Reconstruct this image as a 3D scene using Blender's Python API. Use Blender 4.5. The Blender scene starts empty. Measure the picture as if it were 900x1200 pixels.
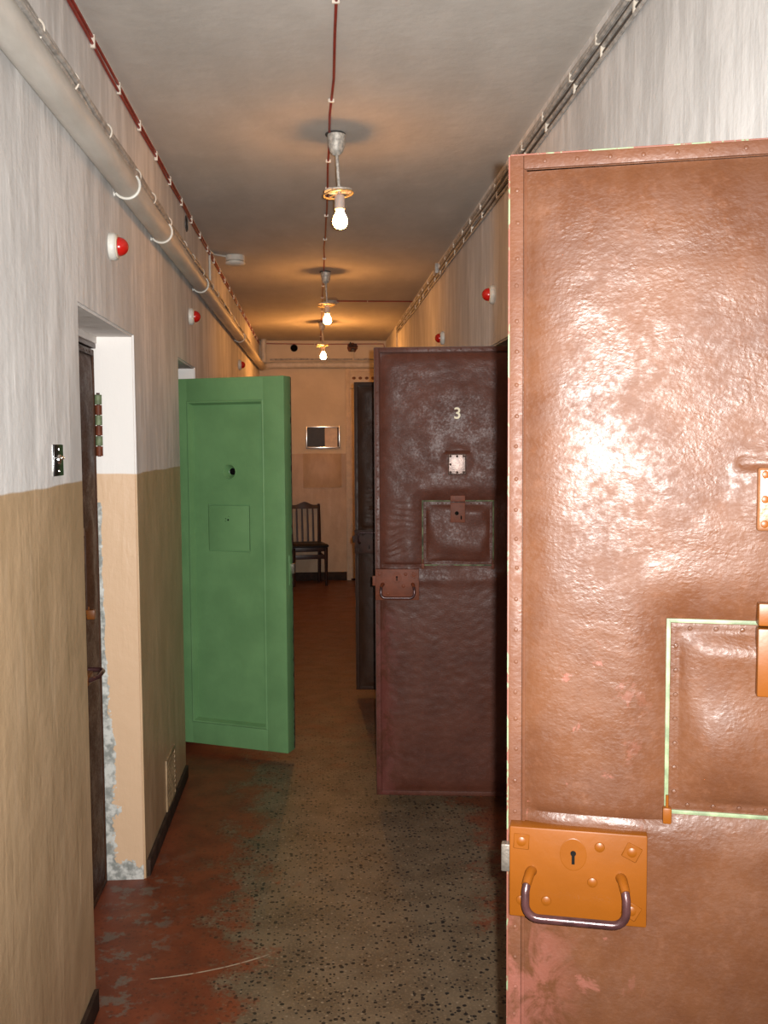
import bpy, bmesh, math, random
from mathutils import Vector, Matrix, noise
random.seed(7)
scene = bpy.context.scene
COL = scene.collection
PI = math.pi

# ------------------------------------------------------------------ dimensions
XL, XR = -0.645, 0.835          # faces of the corridor walls
HC = 2.82                       # ceiling
YE = 11.6                       # end wall
YB = -1.6                       # wall behind the photographer
PAINT = 1.505                   # height of the dado paint

# ------------------------------------------------------------------ node helpers
class NT:
    def __init__(s, name):
        s.m = bpy.data.materials.new(name)
        s.m.use_nodes = True
        s.t = s.m.node_tree
        s.b = s.t.nodes['Principled BSDF']
        s.out = s.t.nodes['Material Output']
        s._co = None
    def n(s, t, **kw):
        x = s.t.nodes.new(t)
        for k, v in kw.items():
            setattr(x, k, v)
        return x
    def ln(s, a, b):
        s.t.links.new(a, b)
    def setin(s, sock, v):
        if isinstance(v, bpy.types.NodeSocket):
            s.ln(v, sock)
        else:
            sock.default_value = v
    def co(s, world=False):
        if world:
            g = s.n('ShaderNodeNewGeometry')
            return g.outputs['Position']
        if s._co is None:
            s._co = s.n('ShaderNodeTexCoord').outputs['Object']
        return s._co
    def sep(s, v):
        x = s.n('ShaderNodeSeparateXYZ'); s.ln(v, x.inputs[0]); return x.outputs
    def map(s, v, scale=(1, 1, 1), loc=(0, 0, 0)):
        x = s.n('ShaderNodeMapping'); s.ln(v, x.inputs['Vector'])
        x.inputs['Scale'].default_value = scale; x.inputs['Location'].default_value = loc
        return x.outputs[0]
    def noise(s, v, scale, detail=4, rough=.55, dist=0.):
        x = s.n('ShaderNodeTexNoise'); s.ln(v, x.inputs['Vector'])
        x.inputs['Scale'].default_value = scale; x.inputs['Detail'].default_value = detail
        x.inputs['Roughness'].default_value = rough; x.inputs['Distortion'].default_value = dist
        return x.outputs['Fac']
    def voro(s, v, scale, feature='F1'):
        x = s.n('ShaderNodeTexVoronoi', feature=feature); s.ln(v, x.inputs['Vector'])
        x.inputs['Scale'].default_value = scale
        return x.outputs
    def math(s, op, a, b=0., c=0.):
        x = s.n('ShaderNodeMath', operation=op)
        for i, v in enumerate((a, b, c)):
            s.setin(x.inputs[i], v)
        return x.outputs[0]
    def step(s, v, a, b):
        """0 below a, 1 above b (a may exceed b)"""
        x = s.n('ShaderNodeMapRange'); x.interpolation_type = 'SMOOTHSTEP'
        s.ln(v, x.inputs['Value'])
        if a < b:
            r = (a, b, 0., 1.)
        else:
            r = (b, a, 1., 0.)
        for i, q in enumerate(r):
            x.inputs[i + 1].default_value = q
        return x.outputs[0]
    def mix(s, f, a, b):
        x = s.n('ShaderNodeMix', data_type='RGBA')
        s.setin(x.inputs[0], f)
        for i, v in ((6, a), (7, b)):
            if not isinstance(v, bpy.types.NodeSocket) and len(v) == 3:
                v = (*v, 1.)
            s.setin(x.inputs[i], v)
        return x.outputs[2]
    def bump(s, h, strength=.3, dist=.01, prev=None):
        x = s.n('ShaderNodeBump'); s.ln(h, x.inputs['Height'])
        x.inputs['Strength'].default_value = strength; x.inputs['Distance'].default_value = dist
        if prev is not None:
            s.ln(prev, x.inputs['Normal'])
        return x.outputs[0]
    def fin(s, col, rough=.5, normal=None, spec=.5, metal=0.):
        if not isinstance(col, bpy.types.NodeSocket) and len(col) == 3:
            col = (*col, 1.)
        s.setin(s.b.inputs['Base Color'], col)
        s.setin(s.b.inputs['Roughness'], rough)
        s.b.inputs['Specular IOR Level'].default_value = spec
        s.b.inputs['Metallic'].default_value = metal
        if normal is not None:
            s.ln(normal, s.b.inputs['Normal'])
        return s.m

def plain(name, col, rough=.5, spec=.5, metal=0., var=.25, scale=20., bump=.12):
    """paint or metal with a little mottling and surface unevenness"""
    t = NT(name)
    n = t.noise(t.co(), scale, 5)
    dark = tuple(c * (1 - var) for c in col); light = tuple(min(1, c * (1 + var)) for c in col)
    c = t.mix(t.step(n, .3, .7), dark, light)
    return t.fin(c, rough, t.bump(t.noise(t.co(), scale * 4, 3), bump, .004), spec, metal)

# ------------------------------------------------------------------ materials
def wall_material(name, jamb_y=None, inside=None, streaks=True):
    t = NT(name)
    p = t.co(True); X, Y, Z = t.sep(p)
    # upright brush streaks of the whitewash
    st = t.noise(t.map(p, (4.5, 4.5, .9)), 1.6, 4, .55, .25)
    st2 = t.noise(t.map(p, (16, 16, 2.2)), 1.3, 4, .55, .3)
    bl = t.noise(p, 1.7, 4, .6)
    s = t.math('ADD', t.math('MULTIPLY', st, .42), t.math('MULTIPLY', st2, .30))
    s = t.math('ADD', s, t.math('MULTIPLY', bl, .28))
    s = t.math('ADD', t.math('MULTIPLY', t.step(s, .36, .60), .75), t.math('MULTIPLY', t.step(s, .49, .54), .25))
    white = t.mix(s, (.59, .57, .55), (.81, .785, .76))
    clean = (.82, .785, .75)
    if not streaks:
        white = t.mix(t.step(t.noise(p, 3., 4), .3, .7), (.60, .51, .39), (.68, .58, .45))
    tan_n = t.noise(t.map(p, (2, 2, 1.)), 3., 5, .6)
    tan = t.mix(t.step(tan_n, .3, .72), (.44, .30, .172), (.56, .39, .235))
    # thin pale drips in the dado paint
    dr = t.noise(t.map(p, (5, 5, 1.)), 2., 4, .55, .5)
    tan = t.mix(t.math('MULTIPLY', t.step(dr, .56, .70), .22), tan, (.70, .54, .38))
    if inside is not None:          # reveals of the openings: one clean coat
        inn = t.step(X, inside - .002, inside - .006) if inside < 0 else t.step(X, inside + .002, inside + .006)
        white = t.mix(inn, white, clean)
        tan = t.mix(inn, tan, (.66, .45, .285))
    edge = t.math('ADD', Z, t.math('MULTIPLY', t.math('SUBTRACT', t.noise(p, 3., 2), .5), .022))
    col = t.mix(t.step(edge, PAINT - .003, PAINT + .003), tan, white)
    if jamb_y is not None:          # plaster broken away along the foot of the first opening's far jamb
        rag = t.noise(p, 10., 6, .7)
        dx = t.math('SUBTRACT', X, -.782)
        wdt = t.math('ADD', .012, t.math('MULTIPLY', t.math('POWER', t.step(Z, 1.4, -.1), 2.), .055))
        lim = t.math('MULTIPLY', wdt, t.math('ADD', t.math('MULTIPLY', rag, 3.2), -.95))
        m = t.math('LESS_THAN', dx, lim)
        foot = t.math('LESS_THAN', Z, t.math('ADD', t.math('MULTIPLY', rag, .16), -.02))
        m = t.math('MAXIMUM', m, foot)
        m = t.math('MULTIPLY', m, t.math('LESS_THAN', t.math('ABSOLUTE', t.math('SUBTRACT', Y, jamb_y)), .02))
        m = t.math('MULTIPLY', m, t.math('LESS_THAN', X, -.652))
        m = t.math('MULTIPLY', m, t.math('LESS_THAN', Z, 1.40))
        pl = t.mix(t.step(t.noise(p, 40., 4), .35, .65), (.26, .27, .25), (.62, .62, .58))
        col = t.mix(m, col, pl)
    h = t.math('ADD', t.noise(p, 9., 5, .6), t.math('MULTIPLY', s, .25 if streaks else .0))
    nb = t.bump(h, .35, .012)
    rough = t.mix(t.step(edge, PAINT - .003, PAINT + .003), (.42, .42, .42), (.8, .8, .8))
    return t.fin(col, t.sep(rough)[0], nb, .35)

M = {}
M['wall_left'] = wall_material('left wall paint', 3.59, XL)
M['wall_right'] = wall_material('right wall paint', None, XR)
M['wall'] = wall_material('wall paint', None, None, False)

def ceiling_material():
    t = NT('ceiling whitewash'); p = t.co(True)
    n = t.noise(t.map(p, (1.6, .7, 1)), 3., 6, .6)
    n2 = t.noise(t.map(p, (1, .5, 1)), 11., 5, .6)
    c = t.mix(t.step(n, .3, .72), (.52, .49, .45), (.60, .565, .52))
    c = t.mix(t.math('MULTIPLY', t.step(n2, .56, .75), .4), c, (.65, .62, .58))
    return t.fin(c, .8, t.bump(t.noise(p, 14., 4), .25, .01), .3)
M['ceiling'] = ceiling_material()

def floor_material():
    t = NT('terrazzo with worn red paint'); p = t.co(True); X, Y, Z = t.sep(p)
    base = t.mix(t.step(t.noise(p, 6., 4), .3, .7), (.105, .072, .043), (.165, .118, .073))
    grain = t.noise(p, 120., 3)
    base = t.mix(t.math('MULTIPLY', t.step(grain, .5, .72), .6), base, (.25, .18, .11))
    def chips(scale, dens, r0, loc):
        v = t.voro(t.map(p, (1, 1, 1), loc), scale)
        pick = t.math('LESS_THAN', t.sep(v['Color'])[0], dens)
        small = t.math('LESS_THAN', v['Distance'], r0)
        return t.math('MULTIPLY', pick, small)
    dark = t.math('MAXIMUM', chips(52., .30, .34, (0, 0, 0)), chips(95., .22, .36, (3.3, 1.7, 0)))
    pale = chips(80., .12, .33, (7.1, 2.2, 0))
    base = t.mix(t.math('MULTIPLY', pale, .55), base, (.32, .25, .17))
    base = t.mix(dark, base, (.018, .016, .014))
    # the red paint that survives beside the walls
    n = t.noise(p, 4.5, 6, .65)
    nf = t.noise(p, 34., 4, .6)
    nn = t.math('ADD', t.math('MULTIPLY', t.math('SUBTRACT', n, .5), .8), t.math('MULTIPLY', t.math('SUBTRACT', nf, .5), .35))
    nn = t.math('ADD', nn, t.math('MULTIPLY', t.math('SUBTRACT', t.noise(p, 90., 3), .5), .35))
    left = t.step(t.math('ADD', t.math('MULTIPLY', X, -1.), nn), .18, .40)
    right = t.math('MULTIPLY', t.step(t.math('ADD', X, nn), .60, .72), .75)
    back = t.math('MULTIPLY', t.step(t.math('ADD', Y, t.math('MULTIPLY', nn, 5.)), 4.6, 6.2), .6)
    red = t.math('MAXIMUM', t.math('MAXIMUM', left, right), back)
    # bare scuffed patch at the threshold of the first opening
    sc = t.noise(t.map(p, (1, 1, 1), (2, 5, 0)), 11., 6, .7)
    near = t.math('MULTIPLY', t.step(X, -.40, -.58), t.step(Y, 4.0, 3.4))
    scuff = t.math('MULTIPLY', t.step(sc, .52, .60), near)
    redc = t.mix(t.step(t.noise(p, 9., 4), .3, .7), (.125, .028, .012), (.19, .044, .017))
    redc = t.mix(t.math('MULTIPLY', dark, .35), redc, (.03, .015, .01))
    col = t.mix(red, base, redc)
    col = t.mix(t.math('MULTIPLY', scuff, .7), col, (.14, .125, .10))
    # curved scratch left by a door dragging over the floor
    cx, cy, R = -0.585, 3.70, 0.808
    dx = t.math('SUBTRACT', X, cx); dy = t.math('SUBTRACT', Y, cy)
    r = t.math('SQRT', t.math('ADD', t.math('MULTIPLY', dx, dx), t.math('MULTIPLY', dy, dy)))
    off = t.math('ABSOLUTE', t.math('SUBTRACT', r, R))
    line = t.step(off, .0045, .001)
    line = t.math('MULTIPLY', line, t.math('MULTIPLY', t.step(dx, .0, .08), t.step(dx, .44, .38)))
    line = t.math('MULTIPLY', line, t.math('LESS_THAN', dy, 0.))
    line = t.math('MULTIPLY', line, t.step(t.noise(p, 25., 3), .30, .5))
    col = t.mix(t.math('MULTIPLY', line, .8), col, (.50, .43, .32))
    rough = t.math('ADD', .33, t.math('MULTIPLY', t.noise(p, 7., 4), .25))
    return t.fin(col, rough, t.bump(t.noise(p, 45., 3), .10, .004), .4)
M['floor'] = floor_material()

def leather(name, pink=.0, tone=1., scuff_low=0., shine=.36, hue=(1., 1., 1.)):
    """old oilcloth: brown, crackled, rubbed through to pink where it is worn"""
    t = NT(name); p = t.co(); X, Y, Z = t.sep(p)
    n = t.noise(p, 7., 5, .6)
    c = t.mix(t.step(n, .3, .72), tuple(q * tone for q in (.062, .0225, .0090)), tuple(q * tone for q in (.088, .035, .0150)))
    fine = t.noise(p, 55., 4, .65)
    c = t.mix(t.math('MULTIPLY', t.step(fine, .52, .72), .35), c, tuple(q * tone for q in (.115, .048, .024)))
    # rubbed patches
    w = t.noise(t.map(p, (1, 1, .8), (4, 0, 2)), 17., 5, .7, .6)
    low = t.step(Z, 1.42, 1.30)
    side = t.step(X, .24, .10)
    rub = t.math('MULTIPLY', t.step(w, .60, .66), t.math('MULTIPLY', low, side))
    rub2 = t.math('MULTIPLY', t.step(w, .40, .58), t.math('MULTIPLY', t.step(Z, .93, .82), t.step(X, .13, .03)))
    rub = t.math('MAXIMUM', t.math('MULTIPLY', rub, .75 * min(1, pink + .05)), t.math('MULTIPLY', rub2, scuff_low))
    c = t.mix(rub, c, tuple(q * tone for q in (.17, .060, .042)))
    if pink:
        c = t.mix(pink * .05, c, (.17, .06, .042))
    wr = t.noise(t.map(p, (1, 1, 1.7)), 75., 4, .6, .4)
    gr = t.noise(p, 230., 2, .5)
    cr = t.voro(t.map(p, (1, 1, 1.3)), 150.)['Distance']
    nb = t.bump(wr, .22, .0030)
    nb = t.bump(gr, .15, .0016, nb)
    nb = t.bump(cr, .12, .0016, nb)
    worn = t.math('ADD', t.math('MULTIPLY', t.noise(p, 13., 4, .6), .5), t.math('MULTIPLY', t.noise(p, 95., 4, .7), .5))
    rr = t.math('ADD', shine, t.math('MULTIPLY', t.step(worn, .40, .62), .24))
    rr = t.math('SUBTRACT', rr, .07)
    c = t.mix(1., c, hue); c.node.blend_type = 'MULTIPLY'
    return t.fin(c, rr, nb, .23)
M['leather_near'] = leather('brown oilcloth', 1., 1., .8, .40)
M['leather_mid'] = leather('dark brown oilcloth', .15, 1., .35, .42, (1., .80, 1.08))
M['leather_far'] = leather('blackish brown oilcloth', .0, .5, .0, .45)
M['leather_left'] = leather('dull brown oilcloth', .0, .75, .0, .55)
M['strip_near'] = leather('rubbed oilcloth edging', 2.4, 1.05, .9, .50)

def edge_paint():
    t = NT('chipped layered edge paint'); p = t.co()
    n = t.noise(t.map(p, (1, 1, .35)), 22., 5, .7)
    c = t.mix(t.step(n, .52, .55), (.15, .050, .032), (.15, .19, .105))
    c = t.mix(t.step(n, .62, .65), c, (.18, .155, .11))
    return t.fin(c, .55, t.bump(n, .5, .004), .4)
M['edge'] = edge_paint()
M['dark_edge'] = plain('dark painted edge', (.055, .022, .012), .5)
M['green_seam'] = plain('old pale green paint in the seam', (.135, .17, .088), .6, var=.35, scale=40)
M['seam_dark'] = plain('dirty green paint in the seam', (.085, .10, .05), .7, .2, var=.6, scale=30)
M['orange'] = plain('orange enamel', (.135, .038, .0022), .40, .28, var=.06, scale=12, bump=.08)
M['redbrown'] = plain('red brown enamel', (.125, .032, .013), .55, .25, var=.2, scale=18)
M['dullplate'] = plain('dark brown enamel', (.045, .017, .010), .55, .25, var=.3, scale=25)
M['handle'] = plain('worn dark steel', (.055, .022, .022), .28, .6, .35, var=.3, scale=40)
M['steel'] = plain('bare steel', (.28, .24, .20), .35, .5, .8, var=.25, scale=60)
M['black'] = plain('black enamel', (.008, .008, .008), .25, .5, var=.2)
M['hole'] = plain('hole shade black', (.004, .0035, .003), .9, .1, var=.2)  # flat black standing in for the shade inside holes
M['brass'] = plain('pale brass', (.55, .42, .22), .35, .5, .6, var=.15)
M['peep'] = plain('brushed plate', (.13, .085, .07), .34, .6, .45, var=.35, scale=45, bump=.12)
M['peep_orange'] = plain('pale orange enamel plate', (.17, .070, .030), .30, .5, .1, var=.2, scale=30, bump=.15)
M['number'] = plain('cream figure', (.60, .54, .36), .45, var=.08)
M['white'] = plain('white plastic', (.66, .64, .58), .4, var=.08)
M['cream'] = plain('cream gloss paint', (.62, .52, .40), .45, var=.08)
M['clip'] = plain('cream cable clip', (.70, .62, .52), .45, var=.1)
M['red_cable'] = plain('red cable sheath', (.27, .022, .015), .4, var=.2)
M['grey_cable'] = plain('grey painted cable', (.40, .375, .345), .5, var=.3, scale=30)
M['dark_cable'] = plain('dark grey cable', (.055, .05, .046), .5, var=.3, scale=30)
M['cup'] = plain('mottled silver paint', (.50, .47, .42), .45, .5, .25, var=.35, scale=70, bump=.4)
M['socket'] = plain('grey ceramic', (.42, .38, .36), .45, var=.1)
M['skirt'] = plain('dark skirting paint', (.040, .022, .015), .7, .2, var=.3)
M['frame_brown'] = plain('brown frame paint', (.075, .03, .02), .45, var=.2)
M['wood'] = plain('dark stained wood', (.030, .011, .006), .4, var=.35, scale=15)
M['seat'] = plain('black oilcloth seat', (.010, .007, .006), .4, var=.3)
M['chrome'] = plain('polished metal frame', (.75, .73, .70), .22, .6, 1., var=.05)
M['beige'] = plain('beige seen in glass', (.70, .56, .44), .6, var=.1)  # pale tone put in for the view in the framed glass
M['glass_black'] = plain('black seen in glass', (.016, .012, .011), .5, var=.3)  # dark tone put in for the view in the framed glass
M['rust'] = plain('rusty broken plaster', (.16, .06, .03), .8, var=.5, scale=50)

def pipe_material():
    t = NT('cream pipe paint'); p = t.co(True)
    n = t.noise(t.map(p, (3, .7, 3)), 5., 5, .6)
    c = t.mix(t.step(n, .3, .7), (.50, .465, .415), (.61, .575, .52))
    return t.fin(c, .5, t.bump(t.noise(p, 18., 4), .15, .006), .4)
M['pipe'] = pipe_material()

def green_material():
    t = NT('green oil paint'); p = t.co()
    n = t.noise(p, 4., 5, .6)
    c = t.mix(t.step(n, .3, .72), (.130, .270, .112), (.165, .330, .140))
    f = t.noise(p, 60., 4, .6)
    c = t.mix(t.math('MULTIPLY', t.step(f, .74, .80), .6), c, (.40, .52, .28))
    d = t.noise(t.map(p, (1, 1, 1), (3, 1, 8)), 28., 4, .6)
    c = t.mix(t.math('MULTIPLY', t.step(d, .77, .80), .8), c, (.02, .03, .015))
    nb = t.bump(t.noise(t.map(p, (3, 3, 1)), 20., 4), .12, .006)
    return t.fin(c, .31, nb, .5)
M['green'] = green_material()
M['chipped_dark'] = plain('chipped dark edge', (.04, .03, .02), .7, var=.6, scale=60)

def dome_material():
    t = NT('red lamp dome')
    t.b.inputs['Coat Weight'].default_value = .4
    return t.fin((.50, .012, .008), .22, None, .5)
M['dome'] = dome_material()

def bulb_material(name, power):
    t = NT(name)
    t.b.inputs['Emission Color'].default_value = (1., .41, .10, 1.)
    t.b.inputs['Emission Strength'].default_value = power
    return t.fin((.9, .9, .9), .3)
M['bulb'] = [bulb_material('lit bulb', 105.), bulb_material('lit brighter bulb', 180.), bulb_material('lit brightest bulb', 500.)]

# ------------------------------------------------------------------ mesh helpers
def B():
    return bmesh.new()

def box(bm, lo, hi, bev=0., mat=0, seg=2):
    lo = Vector(lo); hi = Vector(hi)
    r = bmesh.ops.create_cube(bm, size=1.)
    vs = r['verts']
    for v in vs:
        v.co = Vector((lo[i] + (v.co[i] + .5) * (hi[i] - lo[i]) for i in range(3)))
    fs = {f for v in vs for f in v.link_faces}
    for f in fs:
        f.material_index = mat
    if bev:
        es = list({e for v in vs for e in v.link_edges})
        bmesh.ops.bevel(bm, geom=es, offset=bev, segments=seg, affect='EDGES', profile=.6)

def lathe(bm, prof, seg=32, mtx=Matrix(), cap=True, mat=0):
    """prof: (radius, height) along local z"""
    rings = []
    for r, h in prof:
        if r < 1e-6:
            rings.append([bm.verts.new(mtx @ Vector((0, 0, h)))])
        else:
            rings.append([bm.verts.new(mtx @ Vector((r * math.cos(2 * PI * k / seg), r * math.sin(2 * PI * k / seg), h))) for k in range(seg)])
    for a, b in zip(rings, rings[1:]):
        for k in range(seg):
            k2 = (k + 1) % seg
            q = [a[k % len(a)], a[k2 % len(a)], b[k2 % len(b)], b[k % len(b)]]
            u = []
            for v in q:
                if v not in u:
                    u.append(v)
            if len(u) >= 3:
                f = bm.faces.new(u); f.smooth = True; f.material_index = mat
    if cap:
        for rg, fl in ((rings[0], True), (rings[-1], False)):
            if len(rg) > 2:
                f = bm.faces.new(rg[::-1] if fl else rg); f.material_index = mat

def tube(bm, pts, r, seg=10, cap=True, mat=0, closed=False):
    pts = [Vector(p) for p in pts]
    n = len(pts)
    rings = []
    up = None
    for i, p in enumerate(pts):
        if closed:
            d = (pts[(i + 1) % n] - pts[i - 1]).normalized()
        else:
            d = (pts[min(i + 1, n - 1)] - pts[max(i - 1, 0)]).normalized()
        if up is None:
            up = Vector((0, 0, 1)) if abs(d.z) < .9 else Vector((1, 0, 0))
        side = d.cross(up).normalized()
        up = side.cross(d).normalized()
        rr = r[i] if isinstance(r, (list, tuple)) else r
        rings.append([bm.verts.new(p + (side * math.cos(2 * PI * k / seg) + up * math.sin(2 * PI * k / seg)) * rr) for k in range(seg)])
    pairs = list(zip(rings, rings[1:]))
    if closed:
        pairs.append((rings[-1], rings[0]))
    for a, b in pairs:
        for k in range(seg):
            f = bm.faces.new((a[k], a[(k + 1) % seg], b[(k + 1) % seg], b[k])); f.smooth = True; f.material_index = mat
    if cap and not closed:
        bm.faces.new(rings[0][::-1]).material_index = mat
        bm.faces.new(rings[-1]).material_index = mat

def arc(c, r, a0, a1, n, ax=0, ay=2):
    out = []
    for i in range(n + 1):
        a = a0 + (a1 - a0) * i / n
        p = list(c); p[ax] += r * math.cos(a); p[ay] += r * math.sin(a)
        out.append(tuple(p))
    return out

def obj(name, bm, mats, parent=None, loc=(0, 0, 0), rot=(0, 0, 0), smooth=False):
    bmesh.ops.recalc_face_normals(bm, faces=bm.faces[:])
    me = bpy.data.meshes.new(name)
    if smooth:
        for f in bm.faces:
            f.smooth = True
    bm.to_mesh(me); bm.free()
    me.set_sharp_from_angle(angle=math.radians(38))
    if not isinstance(mats, (list, tuple)):
        mats = [mats]
    for m in mats:
        me.materials.append(m)
    o = bpy.data.objects.new(name, me)
    COL.objects.link(o)
    o.location = loc; o.rotation_euler = rot
    if parent:
        o.parent = parent
    return o

def tag(o, label, cat, group=None):
    o['label'] = label; o['category'] = cat; o['kind'] = 'thing'
    if group:
        o['group'] = group
    return o

def thing(name, label, cat, loc=(0, 0, 0), rotz=0., group=None):
    o = bpy.data.objects.new(name, None)
    o.empty_display_size = .1
    COL.objects.link(o)
    o.location = loc; o.rotation_euler = (0, 0, rotz)
    return tag(o, label, cat, group)

def struct(name, bm, mat):
    o = obj(name, bm, mat); o['kind'] = 'structure'
    return o

def copy_tree(o, parent=None):
    c = o.copy(); COL.objects.link(c); c.parent = parent
    for ch in list(o.children):
        copy_tree(ch, c)
    return c

# ------------------------------------------------------------------ the setting
def wall_outline(bm, openings, x0, x1, bev=.007):
    pts = [(YB, 0.)]
    for y0, y1, top in openings:
        pts += [(y0, 0.), (y0, top), (y1, top), (y1, 0.)]
    pts += [(YE, 0.), (YE, HC), (YB, HC)]
    a = [bm.verts.new((x0, y, z)) for y, z in pts]
    b = [bm.verts.new((x1, y, z)) for y, z in pts]
    bm.faces.new(a); bm.faces.new(b[::-1])
    n = len(pts)
    for i in range(n):
        bm.faces.new((a[i], a[(i + 1) % n], b[(i + 1) % n], b[i]))
    bmesh.ops.recalc_face_normals(bm, faces=bm.faces[:])
    es = []
    m = 4 * len(openings)
    for i in range(1, m + 1):
        if (i - 1) % 4 != 3:
            es.append(bm.edges.get((a[i], a[i + 1])))
    bmesh.ops.bevel(bm, geom=[e for e in es if e], offset=bev, segments=3, affect='EDGES')
    bmesh.ops.triangulate(bm, faces=[f for f in bm.faces if len(f.verts) > 4])

OPEN_L = [(2.77, 3.59, 1.99), (4.735, 5.38, 2.015)]
OPEN_R = [(1.21, 1.96, 2.06), (4.13, 4.88, 2.06), (6.03, 6.78, 2.06)]
bm = B(); wall_outline(bm, OPEN_L, XL, XL - .30); struct('wall_left', bm, M['wall_left'])
bm = B(); wall_outline(bm, OPEN_R, XR, XR + .30); struct('wall_right', bm, M['wall_right'])
bm = B(); box(bm, (-2.6, YE, 0), (2.8, YE + .2, HC)); struct('wall_end', bm, M['wall'])
bm = B(); box(bm, (-2.6, YB - .2, 0), (2.8, YB, HC)); struct('wall_back', bm, M['wall'])
bm = B(); box(bm, (-2.8, YB - .2, 0), (-2.6, YE + .2, HC)); struct('wall_outer_left', bm, M['wall'])
bm = B(); box(bm, (2.8, YB - .2, 0), (3.0, YE + .2, HC)); struct('wall_outer_right', bm, M['wall'])
for i, y in enumerate((4.15, 7.2)):
    bm = B(); box(bm, (-2.6, y - .06, 0), (XL - .30, y + .06, HC)); struct('wall_partition_left', bm, M['wall'])
for i, y in enumerate((.6, 3.0, 5.45, 7.6)):
    bm = B(); box(bm, (XR + .30, y - .06, 0), (2.8, y + .06, HC)); struct('wall_partition_right', bm, M['wall'])
bm = B(); box(bm, (-2.8, YB - .2, -.2), (3.0, YE + .2, 0)); struct('floor', bm, M['floor'])
bm = B(); box(bm, (-2.8, YB - .2, HC), (3.0, YE + .2, HC + .2)); struct('ceiling', bm, M['ceiling'])

def skirting(name, x, y0, y1, side):
    bm = B(); box(bm, (min(x, x + side * .014), y0, 0), (max(x, x + side * .014), y1, .062), .004)
    struct(name, bm, M['skirt'])
skirting('baseboard_left', XL, YB, 2.745, 1)
skirting('baseboard_left', XL, 3.615, 4.71, 1)
skirting('baseboard_left', XL, 5.41, YE, 1)
skirting('baseboard_right', XR, YB, 1.18, -1)
skirting('baseboard_right', XR, 1.99, 4.10, -1)
skirting('baseboard_right', XR, 4.91, 6.0, -1)
skirting('baseboard_right', XR, 6.81, YE, -1)
bm = B(); box(bm, (XL + .014, YE - .014, 0), (XR - .014, YE, .10), .004); struct('baseboard_end', bm, M['skirt'])

# brown frame set into the first opening on the left, and the lintel above the leaf
bm = B()
box(bm, (-.90, 2.77, 1.948), (-.778, 3.59, 1.9655), .003)
box(bm, (-.90, 3.572, 0), (-.80, 3.59, 1.945), .003)
box(bm, (-.90, 2.77, 0), (-.80, 2.85, 1.945), .003)
struct('trim_1', bm, M['frame_brown'])
bm = B(); box(bm, (-.90, 2.772, 1.9655), (-.774, 3.588, 1.9895), .002); struct('trim_2', bm, M['wall_left'])

# ------------------------------------------------------------------ padded doors
W, ZB, ZT = .715, .05, 2.018
def smooth01(x):
    x = max(0., min(1., x)); return x * x * (3 - 2 * x)

def pad_height(s, z, L, seed, top):
    e = min(s - .024, W - .024 - s, z - (ZB + .024), top - .024 - z)
    if e <= 0:
        return 0.
    h = .013 * (1 - math.exp(-min(s - .024, W - .024 - s) / .030)) * (1 - math.exp(-min(z - (ZB + .024), top - .024 - z) / .030))
    hx0, hx1, hz0, hz1 = L['hatch']
    dx = max(hx0 - s, s - hx1); dz = max(hz0 - z, z - hz1)
    d = math.hypot(max(dx, 0), max(dz, 0)) + min(max(dx, dz), 0)
    h *= .25 + .75 * (1 - math.exp(-max(d, 0) / .022))
    if d > 0:
        h += L.get('roll', .005) * math.exp(-((d - .06) / .03) ** 2) * smooth01(e / .05)
    # quilted ring round the number and the peephole
    r = math.hypot(s - L['peep'][0], (z - (L['peep'][1] + .12)))
    h += L.get('ring', .007) * math.exp(-((r - .19) / .055) ** 2) * smooth01(e / .07)
    # lump of wadding with a pocket slit above the peephole plate
    px, pz = L['peep']
    r = math.hypot(s - px, (z - pz - .015) * 1.0)
    lump = .007 * smooth01((.085 - r) / .05)
    if abs(s - px) < .06 and 0 < (z - (pz + .047)) < .011:
        lump -= .004
    h += lump
    # sheet seam above the lock
    if s < hx0 + .01:
        h -= .0045 * math.exp(-((z - (L['plate'][3] + .016)) / .006) ** 2)
    # wrinkles pulled toward the lock side
    wz = smooth01((z - 1.09) / .06) * smooth01((1.38 - z) / .06) * smooth01((s - .045) / .04) * smooth01((hx0 - .01 - s) / .05)
    nz = noise.noise(Vector((s * 9 + seed, z * 6, seed)))
    h += L.get('wr', .0) * wz * (.6 + nz) * math.sin(z * 2 * PI / .027 + 9 * nz + s * 14)
    h += .0035 * L.get('wave', 1.) * noise.noise(Vector((s * 6 + seed, z * 4.5, seed * 2.1))) * smooth01(e / .05)
    h += .0011 * L.get('wave', 1.) * noise.noise(Vector((s * 30 + seed, z * 42, seed * 3.7))) * smooth01(e / .03)
    return max(h, .0008)

def grid_pad(bm, fn, x0, x1, z0, z1, nx, nz):
    vs = [[bm.verts.new((x0 + (x1 - x0) * i / nx, -fn(x0 + (x1 - x0) * i / nx, z0 + (z1 - z0) * j / nz), z0 + (z1 - z0) * j / nz)) for i in range(nx + 1)] for j in range(nz + 1)]
    for j in range(nz):
        for i in range(nx):
            f = bm.faces.new((vs[j][i], vs[j][i + 1], vs[j + 1][i + 1], vs[j + 1][i])); f.smooth = True
    # skirt back to the leaf so that the cushion has a closed rim
    rim = [vs[0][i] for i in range(nx + 1)] + [vs[j][nx] for j in range(1, nz + 1)] + [vs[nz][i] for i in range(nx - 1, -1, -1)] + [vs[j][0] for j in range(nz - 1, 0, -1)]
    back = [bm.verts.new((v.co.x, .002, v.co.z)) for v in rim]
    n = len(rim)
    for k in range(n):
        bm.faces.new((rim[k], rim[(k + 1) % n], back[(k + 1) % n], back[k]))

FACE = Matrix.Rotation(PI / 2, 4, 'X')      # lathe axis z -> -y (out of the door face)
def at(x, y, z):
    return Matrix.Translation((x, y, z)) @ FACE

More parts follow.
